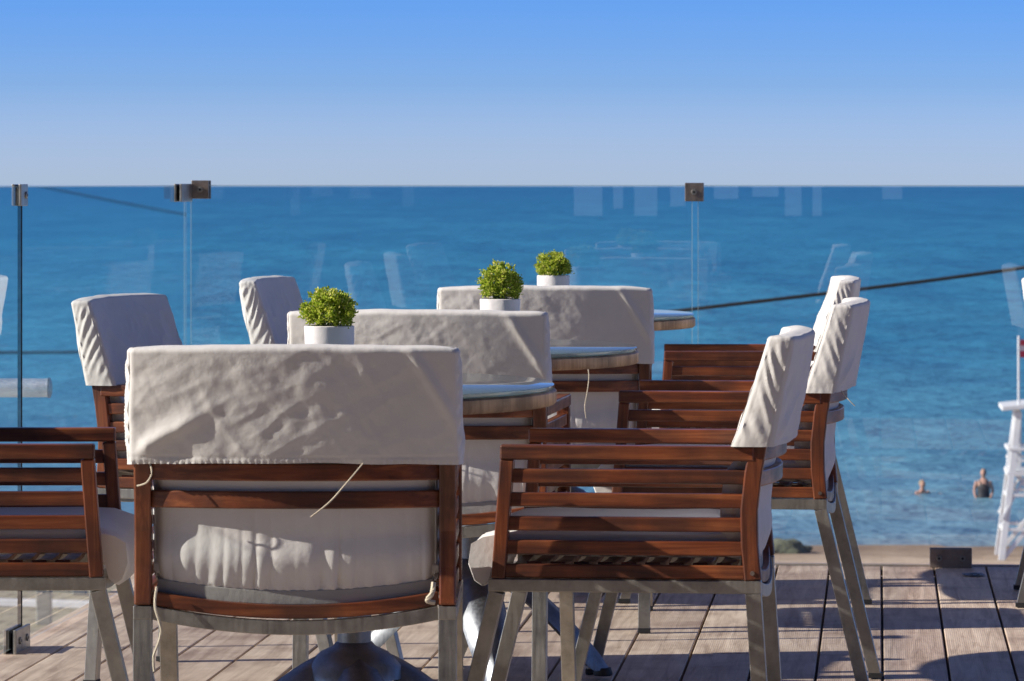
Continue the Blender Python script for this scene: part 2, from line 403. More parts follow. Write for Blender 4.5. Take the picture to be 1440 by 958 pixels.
# ------------------------------------------------------------------ tables
M['tabledisc'] = simple('pale_stone_disc', (.50,.49,.47), .45, vary=.1, vscale=12)
def table_glass():
    m, nt, b = mat('blue_green_table_glass'); b.inputs['Base Color'].default_value = (.35,.47,.47,1)
    b.inputs['Roughness'].default_value = .04; b.inputs['IOR'].default_value = 1.5; b.inputs['Transmission Weight'].default_value = .55
    return m
M['tglass'] = table_glass()
def make_table():
    t = empty('round_table', (0,0,0)); r = .372
    m = MB(); m.lathe([(.02,.708),(r-.004,.708),(r,.712),(r,.732),(r-.004,.735),(.02,.735)], 96, sy=1.3); m.build('tabletop', M['rim'], t, smooth=True)
    m = MB(); m.lathe([(.01,.7355),(r-.006,.7355),(r-.004,.7375),(r-.004,.7435),(r-.007,.7455),(.01,.7455)], 96, sy=1.3); m.build('glass_plate', M['tglass'], t, smooth=True)
    m = MB(); m.lathe([(.031,.245),(.031,.700),(.12,.705),(.12,.7075)], 40); m.build('column', M['chrome'], t, smooth=True)
    for k in range(4):
        a = R(10+90*k); m = MB(); d = Vector((math.cos(a), math.sin(a), 0)); sd = Vector((-math.sin(a), math.cos(a), 0))
        pts = []; ws = []; n = 14
        for i in range(n+1):
            rr = .030+.270*i/n; pts.append(d*rr + Vector((0,0,.010+.240*(1-(rr/.302)**1.7)))); ws.append(.050+.062*math.sin(math.pi*min(1,(i+2)/n*.9))-.01*i/n)
        rings = []
        for i, p in enumerate(pts):
            tt = (pts[min(i+1,n)]-pts[max(i-1,0)]).normalized(); up = sd.cross(tt).normalized()
            if up.z < 0 and i < n: up = -up
            if i == n: up = d
            w = ws[i]/2; rings.append([p+sd*w-up*.026, p+sd*w*.62+up*.004, p+up*.014, p-sd*w*.62+up*.004, p-sd*w-up*.026, p-up*.010])
        m.loft(rings); lg = m.build('base_arm', M['chrome'], t, smooth=True)
        m = MB(); q = d*.298; m.lathe([(.020,0),(.022,.004),(.018,.018)], 16, (q.x, q.y)); m.build('foot_pad', M['rubber'], lg, smooth=True)
    m = MB(); m.lathe([(.092,.205),(.088,.228),(.062,.252),(.040,.262),(.033,.270)], 40); m.build('collar', M['chrome'], t, smooth=True)
    return t
TB = [(-.290, 7.97), (-.088, 9.73), (.139, 12.10)]
tl = ['nearest round glass topped table with wooden rim, just beyond the foreground armchair', 'middle round glass topped table with thick wooden rim', 'farthest round glass topped table, right against the glass balustrade']
t0 = make_table()
for i, (x, y) in enumerate(TB):
    o = t0 if i == 0 else copy_tree(t0)
    o.location = (x, y, .009); tag(o, tl[i], 'table', 'round glass topped tables')

# ------------------------------------------------------------------ basil pots
def leafmat():
    m, nt, b = mat('basil_leaf'); L = nt.links.new
    g = N(nt, 'ShaderNodeNewGeometry'); r = ramp(nt, [(0, (.20,.31,.02)), (.45, (.46,.58,.05)), (.8, (.68,.72,.12)), (1, (.85,.75,.30))])
    L(g.outputs['Random Per Island'], r.inputs[0]); L(r.outputs[0], b.inputs['Base Color']); b.inputs['Roughness'].default_value = .5
    tr = N(nt, 'ShaderNodeBsdfTranslucent'); L(r.outputs[0], tr.inputs[0]); mx = nt.nodes.new('ShaderNodeMixShader'); mx.inputs[0].default_value = .35
    out = nt.nodes['Material Output']; L(b.outputs[0], mx.inputs[1]); L(tr.outputs[0], mx.inputs[2]); L(mx.outputs[0], out.inputs[0])
    return m
M['leaf'] = leafmat(); M['stem'] = simple('green_stem', (.10,.17,.04), .6)
def basil(x, y, rw, h, seed, label, n=5200):
    rnd = random.Random(seed); t = empty('potted_plant', (x, y, .7555)); t.rotation_euler.z = seed; t.scale = (1, 1, .95)
    pot = MB(); n_ = 56; rings = []
    for r0, z in [(.030,0),(.0425,.001),(.044,.006),(.0445,.05),(.0455,.104),(.0455,.109),(.0435,.1105),(.0415,.108),(.0405,.098)]:
        rings.append([((r0+.0012*math.cos(3*a+seed)+ .0008*math.cos(7*a+z*30))*math.cos(a), (r0+.0012*math.cos(3*a+seed))*math.sin(a), z) for a in [2*math.pi*k/n_ for k in range(n_)]])
    pot.loft(rings, cap=False); pot.build('pot', M['pot'], t, smooth=True)
    s = MB(); s.lathe([(.001,.094),(.041,.094),(.041,.097),(.02,.101),(.001,.102)], 24); s.build('soil', M['soil'], t, smooth=True)
    st = MB(); lf = MB(); zc = .108+h*.42
    tips = []
    for k in range(220):
        u = rnd.random(); th = rnd.random()*6.283; ph = math.acos(1-1.55*u)
        lump = 1+.13*noise.noise((math.cos(th)*1.6+seed, math.sin(th)*1.6, ph*1.4))*2
        p = Vector((rw*math.sin(ph)*math.cos(th), rw*math.sin(ph)*math.sin(th), 0))*lump
        p.z = zc + math.cos(ph)*h*.56*lump; p = Vector((p.x, p.y, max(p.z, .112)))
        f = .55+.45*rnd.random()**.5; q = Vector((0,0,.115)).lerp(p, f); tips.append(q)
        if k < 60:
            b = Vector((rnd.uniform(-.014,.014), rnd.uniform(-.014,.014), .098)); mid = b.lerp(q, .5)+Vector((0,0,.006)); st.tube([b, mid, q], [.0011,.0009,.0005], 5)
    for k in range(n):
        q = rnd.choice(tips) + Vector((rnd.gauss(0,.0035), rnd.gauss(0,.0035), rnd.gauss(0,.003)))
        out = (q-Vector((0,0,.118))).normalized(); d = (out*.9+Vector((rnd.gauss(0,.6), rnd.gauss(0,.6), rnd.gauss(.15,.5)))).normalized()
        L_ = rnd.uniform(.0042,.0078); w = L_*rnd.uniform(.26,.36); sd = d.cross(Vector((rnd.gauss(0,1),rnd.gauss(0,1),rnd.gauss(0,1)))).normalized(); up = sd.cross(d).normalized()
        a = q; m1 = q+d*L_*.4; m2 = q+d*L_*.75; e = q+d*L_-up*L_*.16
        lf.add([a, m1+sd*w+up*.001, m1-up*.0008, m1-sd*w+up*.001, m2+sd*w*.7, m2-up*.001, m2-sd*w*.7, e],
               [(0,1,2),(0,2,3),(1,4,5,2),(2,5,6,3),(4,7,5),(5,7,6)])
    lv = lf.build('leaves', M['leaf'], t); st.build('stems', M['stem'], t)
    return tag(t, label, 'potted plant', 'basil plants in white pots')
basil(-.336, 7.95, .046, .074, 3, 'wide bright green bush basil in white pot on the nearest table')
basil(-.0255, 9.72, .043, .085, 8, 'round yellowish green bush basil in white pot on the middle table')
basil(.116, 12.08, .046, .068, 5, 'small flat topped green bush basil in white pot on the farthest table')

# ------------------------------------------------------------------ deck
TH = R(4.83); U = Vector((math.sin(TH), math.cos(TH), 0)); V = Vector((math.cos(TH), -math.sin(TH), 0))
P0 = Vector((1.138, 12.62, 0))                 # a point on the foot of the back glass
def dk(a, b, z=0): return P0 + V*a + U*b + Vector((0,0,z))     # a: to the right along the glass, b: away from the camera
def deckmat():
    m, nt, b = mat('weathered_deck_boards'); L = nt.links.new
    tc = nt.nodes.new('ShaderNodeTexCoord'); g = N(nt, 'ShaderNodeNewGeometry')
    sc = N(nt, 'ShaderNodeVectorMath', operation='SCALE'); sc.inputs[0].default_value = (5,37,3); L(g.outputs['Random Per Island'], sc.inputs['Scale'])
    ad = N(nt, 'ShaderNodeVectorMath', operation='ADD'); L(tc.outputs['Object'], ad.inputs[0]); L(sc.outputs[0], ad.inputs[1])
    mp = nt.nodes.new('ShaderNodeMapping'); mp.inputs['Scale'].default_value = (26, 1.6, 1); L(ad.outputs[0], mp.inputs[0])
    n1 = N(nt, 'ShaderNodeTexNoise', Scale=1.5, Detail=8.0, Roughness=.65, Distortion=.7); L(mp.outputs[0], n1.inputs['Vector'])
    r = ramp(nt, [(.25, (.29,.215,.160)), (.5, (.53,.435,.345)), (.75, (.70,.60,.485))]); L(n1.outputs['Fac'], r.inputs[0])
    n2 = N(nt, 'ShaderNodeTexNoise', Scale=5.0, Detail=6.0, Roughness=.6); L(ad.outputs[0], n2.inputs['Vector'])
    r2 = ramp(nt, [(.3, (.66,.60,.58)), (.5, (.98,.96,.95)), (.72, (1.12,1.12,1.12))]); L(n2.outputs['Fac'], r2.inputs[0])
    mx = N(nt, 'ShaderNodeMix', data_type='RGBA', blend_type='MULTIPLY'); mx.inputs[0].default_value = 1; L(r.outputs[0], mx.inputs[6]); L(r2.outputs[0], mx.inputs[7])
    rp = ramp(nt, [(0, (.80,.74,.74)), (.5, (1,.98,.96)), (1, (1.15,1.12,1.08))]); L(g.outputs['Random Per Island'], rp.inputs[0])
    m2 = N(nt, 'ShaderNodeMix', data_type='RGBA', blend_type='MULTIPLY'); m2.inputs[0].default_value = 1; L(mx.outputs[2], m2.inputs[6]); L(rp.outputs[0], m2.inputs[7])
    L(m2.outputs[2], b.inputs['Base Color']); b.inputs['Roughness'].default_value = .62; b.inputs['Specular IOR Level'].default_value = .35
    wv = N(nt, 'ShaderNodeTexWave', Scale=62.0, Distortion=.6); wv.bands_direction = 'X'; L(ad.outputs[0], wv.inputs['Vector'])
    b1 = N(nt, 'ShaderNodeBump', Strength=.3, Distance=.0006); L(wv.outputs['Fac'], b1.inputs['Height'])
    b2 = N(nt, 'ShaderNodeBump', Strength=.6, Distance=.0025); L(n1.outputs['Fac'], b2.inputs['Height']); L(b1.outputs[0], b2.inputs['Normal']); L(b2.outputs[0], b.inputs['Normal'])
    return m
M['deck'] = deckmat()
DX0 = -2.10            # left end of the back glass in deck coordinates (corner)
pitch = .1512; off = .061*0
m = MB(); rd = random.Random(3)
# board edges: gap centred where the photograph has one (px 1240 -> a = -.07 )
a0 = (1240-1270)/483.0
k = math.floor((-2.165-a0)/pitch)
while a0+k*pitch < 5.5:
    xa = max(a0+k*pitch+.0032, -2.165); xb = a0+(k+1)*pitch-.0032; k += 1
    b0 = -15.5+rd.uniform(-.9, 0)
    while b0 < 0.02:
        L_ = rd.uniform(2.6, 4.2); b1 = b0+L_
        if b1 > -1.3: b1 = .03
        z = rd.uniform(-.0012, .0012); m.box((xa, b0+.0015, -.028), (xb, b1-.0015, z)); b0 = b1
        if b1 >= .03: break
o = m.build('deck_floor', M['deck'], bevel=.002); o.location = P0; o.rotation_euler.z = -TH; tag(o, kind='structure')
# pale strip at the foot of the back glass and dark void under the boards
m = MB(); m.box((DX0-.1, .032, -.03), (5.5, .062, .004)); o = m.build('deck_edge_trim', simple('pale_edge_strip', (.46,.37,.30), .6), bevel=.002); o.location = P0; o.rotation_euler.z = -TH; tag(o, kind='structure')
M['conc'] = simple('rough_concrete', (.30,.29,.27), .9, vary=.2, vscale=3, bump=.01)
m = MB(); m.box((-2.16, -15.5, -7.6), (5.5, .065, -.034)); o = m.build('terrace_base', M['conc']); o.location = P0; o.rotation_euler.z = -TH; tag(o, kind='structure')

# ------------------------------------------------------------------ glass balustrade
GH = 1.111
def panel(p, q, label, z0=.012, pe=1, qe=1):
    p, q = Vector((*p, 0)), Vector((*q, 0)); d = (q-p); L_ = d.length; d.normalize(); n = Vector((-d.y, d.x, 0))
    t = .0042; m = MB(); TZ = GH-.0032
    z = Vector((0,0,1)); org = p.copy(); e = .0028
    def V8(a, b, z0_, z1_):
        A, B, A2, B2 = p+d*a-n*t-org, p+d*b-n*t-org, p+d*a+n*t-org, p+d*b+n*t-org
        return [A+z*z0_, B+z*z0_, B2+z*z0_, A2+z*z0_, A+z*z1_, B+z*z1_, B2+z*z1_, A2+z*z1_]
    m.add(V8(e, L_-e, z0, TZ), [(0,1,5,4),(2,3,7,6)])
    m.m = 1; m.add(V8(0, L_, TZ, GH), [(0,1,5,4),(2,3,7,6),(4,5,6,7)]); m.add(V8(0, L_, z0, TZ), [(0,3,2,1)])
    m.m = pe; m.add(V8(0, e, z0, TZ), [(0,1,5,4),(2,3,7,6),(3,0,4,7)])
    m.m = qe; m.add(V8(L_-e, L_, z0, TZ), [(0,1,5,4),(2,3,7,6),(1,2,6,5)])
    o = m.build('glass_railing', [M['glass'], M['glassedge'], M['gasket']]); o.location = org
    return tag(o, label, 'glass panel', 'clear panels of the glass balustrade')
cor = (-.9506, 12.797)
def backpt(px):      # point on the back glass seen at column px
    k = (px-720)/FPX; # P0 + V*a : x = k*y
    a = (k*P0.y-P0.x)/(V.x-k*V.y); p = P0+V*a; return (p.x, p.y)
j0 = backpt(268); j1 = backpt(974); j1b = backpt(981); j2 = backpt(1690)
panel(j0, j1, 'long clear glass panel behind the tables, left of the joint under the small square clamp')
panel(j1b, j2, 'clear glass panel at the right with faint reflections, standing above the wide floor clamp')
j2b = (j2[0]+V.x*.014, j2[1]+V.y*.014); panel(j2b, (j2[0]+1.47*V.x, j2[1]+1.47*V.y), 'clear glass panel beyond the right edge')
sd = Vector((-.254, -2.6)).normalized()
cs = Vector((cor[0]-.012, cor[1]-.012))
g0 = cs; g1 = Vector((-1.182, 10.42)) - sd*.005; g2 = Vector((-1.182, 10.42)) + sd*.005
panel(tuple(g0), tuple(g1), 'clear side glass panel between the corner and the black vertical joint at left', qe=2)
g3 = g2+sd*2.3; panel(tuple(g2), tuple(g3), 'clear side glass panel cut by the left edge, left of the black vertical joint', pe=2)
g4 = g3+sd*.01; panel(tuple(g4), tuple(g4+sd*2.3), 'clear side glass panel nearest the camera, outside the left edge')
# black joint strip
m = MB(); m.box((-.0030,-.0040,.06), (.0030,.0040,1.06)); o = m.build('joint_strip', M['gasket']); o.location = (-1.182, 10.42, 0); o.rotation_euler.z = -TH
tag(o, 'thin black vertical strip closing the joint of the side glass at left', 'joint strip')

def clamp(x, y, rz, w, h, z, label, bolts=(0,), q=.0185, mt='clampsteel'):
    """two plates gripping the glass, local x along the glass"""
    t = empty('glass_clamp', (x, y, z), rz)
    for s in (-1, 1):
        m = MB(); m.box((-w/2, s*q-.0035, 0), (w/2, s*q+.0035, h))
        pl = m.build('plate', M[mt], t, .0015)
        if s < 0:
            for bx in bolts:
                b = MB(); b.tube([(bx, -q-.003, h*.5), (bx, -q-.0077, h*.5)], .0085, 16); b.build('bolt', M['steel'], pl, .001)
                b = MB(); b.tube([(bx, -q-.0077, h*.5), (bx, -q-.0083, h*.5)], .004, 6); b.build('bolt', M['rubber'], pl)
    for s in (-1, 1):
        m = MB(); m.box((-w/2+.002, min(s*.0062, s*(q-.0037)), .002), (w/2-.002, max(s*.0062, s*(q-.0037)), h-.002)); m.build('gasket', M['gasket'], t)
    return tag(t, label, 'glass clamp', 'steel clamps holding the glass panels')
pc = backpt(976.5); clamp(pc[0], pc[1], -TH, .054, .054, 1.063, 'small square brown clamp on the top joint of the back glass')
pc = backpt(283); clamp(pc[0], pc[1], -TH, .052, .054, 1.070, 'dark square clamp at the top left corner of the back glass')
pq = Vector((cor[0], cor[1]))+sd*.11; clamp(pq.x, pq.y, R(90)-R(5.58), .18, .052, 1.062, 'clamp arm standing in for a bluish reflection at the side glass top corner', (), .0085, 'steel')  # solid arm added in place of a bluish reflection in the side glass
pc = backpt(1337); clamp(pc[0], pc[1], -TH, .122, .056, -.001, 'wide steel floor clamp with two bolts under the right glass panel', (-.034, .034))
pc = backpt(622); clamp(pc[0], pc[1], -TH, .122, .056, -.001, 'floor clamp under the long back glass panel, hidden behind the chairs', (-.034, .034))
clamp(-1.182, 10.42, R(90)-R(5.58), .075, .052, 1.064, 'grey clamp on the top of the black vertical joint at left', (.012,), .0085, 'steel')
clamp(-1.185, 10.38, R(90)-R(5.58), .16, .058, -.001, 'steel floor clamp with slotted plates at the foot of the black vertical joint', (-.04, .04), .0125, 'steel')

# little scrap on the boards
m = MB(); m.loft([[(x*.03+.01*noise.noise((x,y,3)), y*.03, .004+.006*abs(noise.noise((x*2,y*2,0)))) for x in [i/6-1 for i in range(13)]] for y in [j/6-1 for j in range(13)]], cap=False, closed=False)
pc = backpt(1355); o = m.build('foil_scrap', M['chrome'], smooth=True); o.location = (pc[0], pc[1]-.27, .0); tag(o, 'small shiny scrap lying on the boards near the wide floor clamp', 'scrap')

# handrail outside the side glass
t = empty('handrail', (-1.245, 11.7, 0))
m = MB(); m.tube([(-4,.0,.565),(-.004,0,.565)], .0255, 28); m.build('rail_tube', M['railsteel'], t, smooth=True)
m = MB(); m.tube([(-.006,0,.565),(0,0,.565),(.004,0,.565)], [.0275,.0275,.016], 20); m.build('end_cap', M['clampsteel'], t, smooth=True)
for x in (-1.4, -3.2):
    m = MB(); m.tube([(x,0,-1.2),(x,0,.545)], .018, 16); m.build('post', M['steel'], t, smooth=True)
tag(t, 'polished round steel handrail ending at left outside the side glass', 'handrail')

# ------------------------------------------------------------------ cable
m = MB(); pts = []
import bisect
K = [(-700, 480), (0, 499), (110, 497), (400, 490), (700, 469), (975, 434), (1200, 409), (1440, 379), (1942, 298), (2122, 264), (2500, 180)]
Zl = 60.0
for i in range(90):
    px = -700+3200*i/89
    j = max(0, min(len(K)-2, bisect.bisect([k[0] for k in K], px)-1)); f = (px-K[j][0])/(K[j+1][0]-K[j][0])
    py = K[j][1]+(K[j+1][1]-K[j][1])*f
    pts.append([px, py])
for _ in range(30):
    for i in range(1, 89): pts[i][1] = (pts[i-1][1]+pts[i][1]*2+pts[i+1][1])/4
m.tube([(at(px, Zl), Zl, EYE-(py-HY)*Zl/FPX) for px, py in pts], .027, 8)
o = m.build('overhead_cable', M['black'], smooth=True); tag(o, 'dark sagging cable crossing in front of the sea', 'cable')

# ------------------------------------------------------------------ sea, beach, promenade
SEA = EYE-9.1
def seamat():
    m, nt, b = mat('sea_water'); L = nt.links.new
    g = N(nt, 'ShaderNodeNewGeometry'); sx = N(nt, 'ShaderNodeSeparateXYZ'); L(g.outputs['Position'], sx.inputs[0])
    mr = N(nt, 'ShaderNodeMapRange'); mr.inputs['From Min'].default_value = math.log(104); mr.inputs['From Max'].default_value = math.log(2600)
    lg = N(nt, 'ShaderNodeMath', operation='LOGARITHM'); lg.inputs[1].default_value = math.e; L(sx.outputs['Y'], lg.inputs[0]); L(lg.outputs[0], mr.inputs['Value'])
    base = ramp(nt, [(0, (.28,.32,.30)), (.02, (.135,.265,.36)), (.10, (.082,.250,.37)), (.26, (.044,.238,.385)), (.55, (.024,.205,.375)), (1, (.015,.158,.34))]); L(mr.outputs[0], base.inputs[0])
    def nz(sx_, sy_, det, ro=.6):
        mp = nt.nodes.new('ShaderNodeMapping'); mp.inputs['Scale'].default_value = (sx_, sy_, 1); L(g.outputs['Position'], mp.inputs[0])
        n = N(nt, 'ShaderNodeTexNoise', Scale=1.0, Detail=det, Roughness=ro, Distortion=0); L(mp.outputs[0], n.inputs['Vector']); return n
    n1 = nz(.30, 1.1, 6.0, .70); n2 = nz(.13, .10, 5.0, .6); n3 = nz(.06, .010, 4.0); n4 = nz(.012, .004, 4.0)
    r1 = ramp(nt, [(.30, (.70,.75,.80)), (.5, (1,1,1)), (.70, (1.32,1.25,1.18))]); L(n1.outputs['Fac'], r1.inputs[0])
    r2 = ramp(nt, [(.33, (.80,.85,.90)), (.5, (1,1,1)), (.68, (1.22,1.16,1.10))]); L(n2.outputs['Fac'], r2.inputs[0])
    r3 = ramp(nt, [(.33, (.74,.84,.89)), (.67, (1.30,1.16,1.09))]); L(n3.outputs['Fac'], r3.inputs[0])
    r4 = ramp(nt, [(.35, (.88,.92,.95)), (.65, (1.10,1.07,1.04))]); L(n4.outputs['Fac'], r4.inputs[0])
    c = base
    out = base.outputs[0]
    for r in (r1, r2, r3, r4):
        mx = N(nt, 'ShaderNodeMix', data_type='RGBA', blend_type='MULTIPLY'); mx.inputs[0].default_value = 1; L(out, mx.inputs[6]); L(r.outputs[0], mx.inputs[7]); out = mx.outputs[2]
    L(out, b.inputs['Base Color']); b.inputs['Roughness'].default_value = .35; b.inputs['Specular IOR Level'].default_value = .14
    bp = N(nt, 'ShaderNodeBump', Strength=.6, Distance=.3); L(n1.outputs['Fac'], bp.inputs['Height'])
    bq = N(nt, 'ShaderNodeBump', Strength=.5, Distance=3.0); L(n2.outputs['Fac'], bq.inputs['Height']); L(bp.outputs[0], bq.inputs['Normal']); L(bq.outputs[0], b.inputs['Normal'])
    return m
m = MB(); ys = [98,104,110,120,140,170,220,300,450,700,1100,1800,3000,5070]; xs = [-2500,-1200,-400,-120,-30,30,120,400,1200,2500]
for j in range(len(ys)-1):
    for i in range(len(xs)-1): m.add([(xs[i],ys[j],SEA),(xs[i+1],ys[j],SEA),(xs[i+1],ys[j+1],SEA),(xs[i],ys[j+1],SEA)], [(0,1,2,3)])
o = m.build('sea', seamat()); tag(o, kind='structure')
def sandmat():
    m, nt, b = mat('wet_and_dry_sand'); L = nt.links.new
    g = N(nt, 'ShaderNodeNewGeometry'); n = N(nt, 'ShaderNodeTexNoise', Scale=.9, Detail=8.0, Roughness=.7); L(g.outputs['Position'], n.inputs['Vector'])
    r = ramp(nt, [(.3, (.36,.26,.18)), (.6, (.56,.43,.31)), (.8, (.64,.51,.39))]); L(n.outputs['Fac'], r.inputs[0])
    sx = N(nt, 'ShaderNodeSeparateXYZ'); L(g.outputs['Position'], sx.inputs[0])
    mr = N(nt, 'ShaderNodeMapRange'); mr.inputs['From Min'].default_value = SEA+.05; mr.inputs['From Max'].default_value = SEA+.22; L(sx.outputs['Z'], mr.inputs['Value'])
    wet = ramp(nt, [(0, (.55,.5,.46)), (1, (1,1,1))]); L(mr.outputs[0], wet.inputs[0])
    mx = N(nt, 'ShaderNodeMix', data_type='RGBA', blend_type='MULTIPLY'); mx.inputs[0].default_value = 1; L(r.outputs[0], mx.inputs[6]); L(wet.outputs[0], mx.inputs[7])
    L(mx.outputs[2], b.inputs['Base Color']); b.inputs['Roughness'].default_value = .9
    bp = N(nt, 'ShaderNodeBump', Strength=.7, Distance=.08); L(n.outputs['Fac'], bp.inputs['Height']); L(bp.outputs[0], b.inputs['Normal'])
    return m
m = MB(); nx, ny = 90, 40
def beach_z(x, y):
    s = 107.4+1.1*noise.noise((x*.06, 3, 0))+.5*noise.noise((x*.25, 7, 0))
    return SEA + (s-y)*.030 + .05*noise.noise((x*.5, y*.5, 1))
vs = [(-60+130*i/nx, 84+28*j/ny, 0) for j in range(ny+1) for i in range(nx+1)]
vs = [(x, y, min(beach_z(x, y), SEA+.55)) for x, y, _ in vs]
m.add(vs, [(j*(nx+1)+i, j*(nx+1)+i+1, (j+1)*(nx+1)+i+1, (j+1)*(nx+1)+i) for j in range(ny) for i in range(nx)])
o = m.build('beach', sandmat(), smooth=True); tag(o, kind='structure')
# foam line
# land sheet running inland under and behind the terrace
m = MB(); m.add([(-2500,-900,SEA+.30),(2500,-900,SEA+.30),(2500,85,SEA+.30),(-2500,85,SEA+.30)], [(0,1,2,3)])
m.add([(-2500,85,SEA+.30),(-59,85,SEA+.30),(-59,107,SEA-.1),(-2500,107,SEA-.1)], [(0,1,2,3)]); m.add([(69,85,SEA+.30),(2500,85,SEA+.30),(2500,107,SEA-.1),(69,107,SEA-.1)], [(0,1,2,3)])
o = m.build('ground', simple('dry_ground', (.34,.30,.22), .95, vary=.2, vscale=.3)); tag(o, kind='structure')
# promenade, paved in long pale slabs
def pavemat():
    m, nt, b = mat('pale_paving'); L = nt.links.new
    tc = nt.nodes.new('ShaderNodeTexCoord'); mp = nt.nodes.new('ShaderNodeMapping'); mp.inputs['Rotation'].default_value = (0,0,.35); L(tc.outputs['Object'], mp.inputs[0])
    br = N(nt, 'ShaderNodeTexBrick', Scale=.55); br.inputs['Color1'].default_value = (.36,.34,.22,1); br.inputs['Color2'].default_value = (.40,.37,.25,1); br.inputs['Mortar'].default_value = (.13,.13,.10,1); br.inputs['Mortar Size'].default_value = .035
    L(mp.outputs[0], br.inputs['Vector']); L(br.outputs[0], b.inputs['Base Color']); b.inputs['Roughness'].default_value = .85
    return m
m = MB(); m.box((-40, 62, SEA-.2), (40, 91, SEA+.60)); o = m.build('promenade', pavemat()); tag(o, kind='structure')
m = MB(); m.sweep([(-16, 87.6, SEA+.68), (-9.5, 86.0, SEA+.68), (-8.0, 85.6, SEA+.68)], .30, .14); o = m.build('kerb', M['white'], bevel=.02); tag(o, kind='structure')
M['pillar'] = simple('grey_green_pillar', (.30,.32,.28), .8, vary=.15, vscale=3)
bl0 = None
for i, (px, Z, lab) in enumerate([(62, 82.6, 'grey square bollard on the promenade, seen low through the side glass at left'), (112, 88.5, 'dark bollard on the promenade, half hidden behind the left chair leg')]):
    x = at(px, Z)
    if bl0 is None:
        bl0 = empty('bollard', (0,0,0)); m = MB(); m.box((-.14,-.14,0),(.14,.14,.82)); m.build('shaft', M['pillar'], bl0, .02)
        m = MB(); m.box((-.17,-.17,.821),(.17,.17,.90)); m.build('cap', M['conc'], bl0, .02); o = bl0
    else: o = copy_tree(bl0)
    o.location = (x, Z, SEA+.60); tag(o, lab, 'bollard', 'bollards on the promenade')
# rocks on the shore
m0 = None
for i, (px, y, s) in enumerate([(1098, 104.2, .50), (1112, 104.6, .30), (1124, 104.8, .22)]):
    me = MB(); n_ = 18; rings = []
    for j in range(10):
        th = math.pi*(j+.5)/10; ring = []
        for k in range(n_):
            a = 2*math.pi*k/n_; d = Vector((math.sin(th)*math.cos(a), math.sin(th)*math.sin(a), math.cos(th))); r = 1+.35*noise.noise(d*1.6+Vector((i*5,0,0)))+.15*noise.noise(d*4)
            ring.append((d.x*r*s*1.3, d.y*r*s, d.z*r*s*.55))
        rings.append(ring)
    me.loft(rings); o = me.build('rock', simple('mossy_rock', (.17,.18,.12), .9, vary=.35, vscale=3, bump=.05), smooth=True); o.location = (at(px, y), y, beach_z(at(px, y), y)+.05)
    tag(o, ['largest mossy rock at the waterline behind the right chairs', 'medium mossy rock beside the largest one at the waterline', 'smallest mossy rock at the waterline, right of the other two'][i], 'rock', 'rocks at the waterline')

# ------------------------------------------------------------------ swimmers
skin = simple('bather_skin', (.50,.27,.19), .6, vary=.08, vscale=8); suit = simple('black_swimsuit', (.015,.015,.02), .6); hair = simple('grey_blond_hair', (.32,.24,.16), .8); hair2 = simple('reddish_hair', (.22,.10,.06), .8)  # skin is one even tone with slight random variation
def skinned(name, J, E, rad, material, parent):
    me = bpy.data.meshes.new(name); me.from_pydata(J, E, []); me.update(); o = bpy.data.objects.new(name, me); C.objects.link(o); me.materials.append(material)
    md = o.modifiers.new('skin', 'SKIN'); lay = me.skin_vertices[0].data if me.skin_vertices else None
    if lay is None:
        bpy.context.view_layer.objects.active = o; me.attributes  # created by the modifier on evaluation
    try:
        for i, r in enumerate(rad): me.skin_vertices[0].data[i].radius = (r if isinstance(r, tuple) else (r, r)); me.skin_vertices[0].data[i].use_root = (i == 0)
    except Exception as ex: print('skin', ex)
    md.use_smooth_shade = True; sb = o.modifiers.new('sub', 'SUBSURF'); sb.levels = sb.render_levels = 2
    if parent: o.parent = parent
    return o
def ellipsoid(m, c, r, n=16):
    m.loft([[(c[0]+r[0]*math.sin(math.pi*(j+.02)/(n+.04))*math.cos(2*math.pi*k/n), c[1]+r[1]*math.sin(math.pi*(j+.02)/(n+.04))*math.sin(2*math.pi*k/n), c[2]+r[2]*math.cos(math.pi*(j+.02)/(n+.04))) for k in range(n)] for j in range(n+1)])
def figure(name, J, E, rad, loc, rz, suit_pts, label, hm, hc, hands):
    t = empty(name, loc, rz)
    o = skinned('body', J, E, rad, skin, t)
    return t
def body_mesh(rings_list, mat_, name, parent):
    m = MB()
    for rings in rings_list: m.loft(rings)
    return m.build(name, mat_, parent, smooth=True)
def limb(pts, rr, n=12):
    pts = [Vector(p) for p in pts]; rings = []
    for i, p in enumerate(pts):
        t = (pts[min(i+1,len(pts)-1)]-pts[max(i-1,0)]).normalized(); a = t.cross(Vector((.1,1,.05))).normalized(); b = t.cross(a)
        r = rr[i]; rx, ry = (r if isinstance(r, tuple) else (r, r)); rings.append([p+a*rx*math.cos(6.2832*k/n)+b*ry*math.sin(6.2832*k/n) for k in range(n)])
    return rings
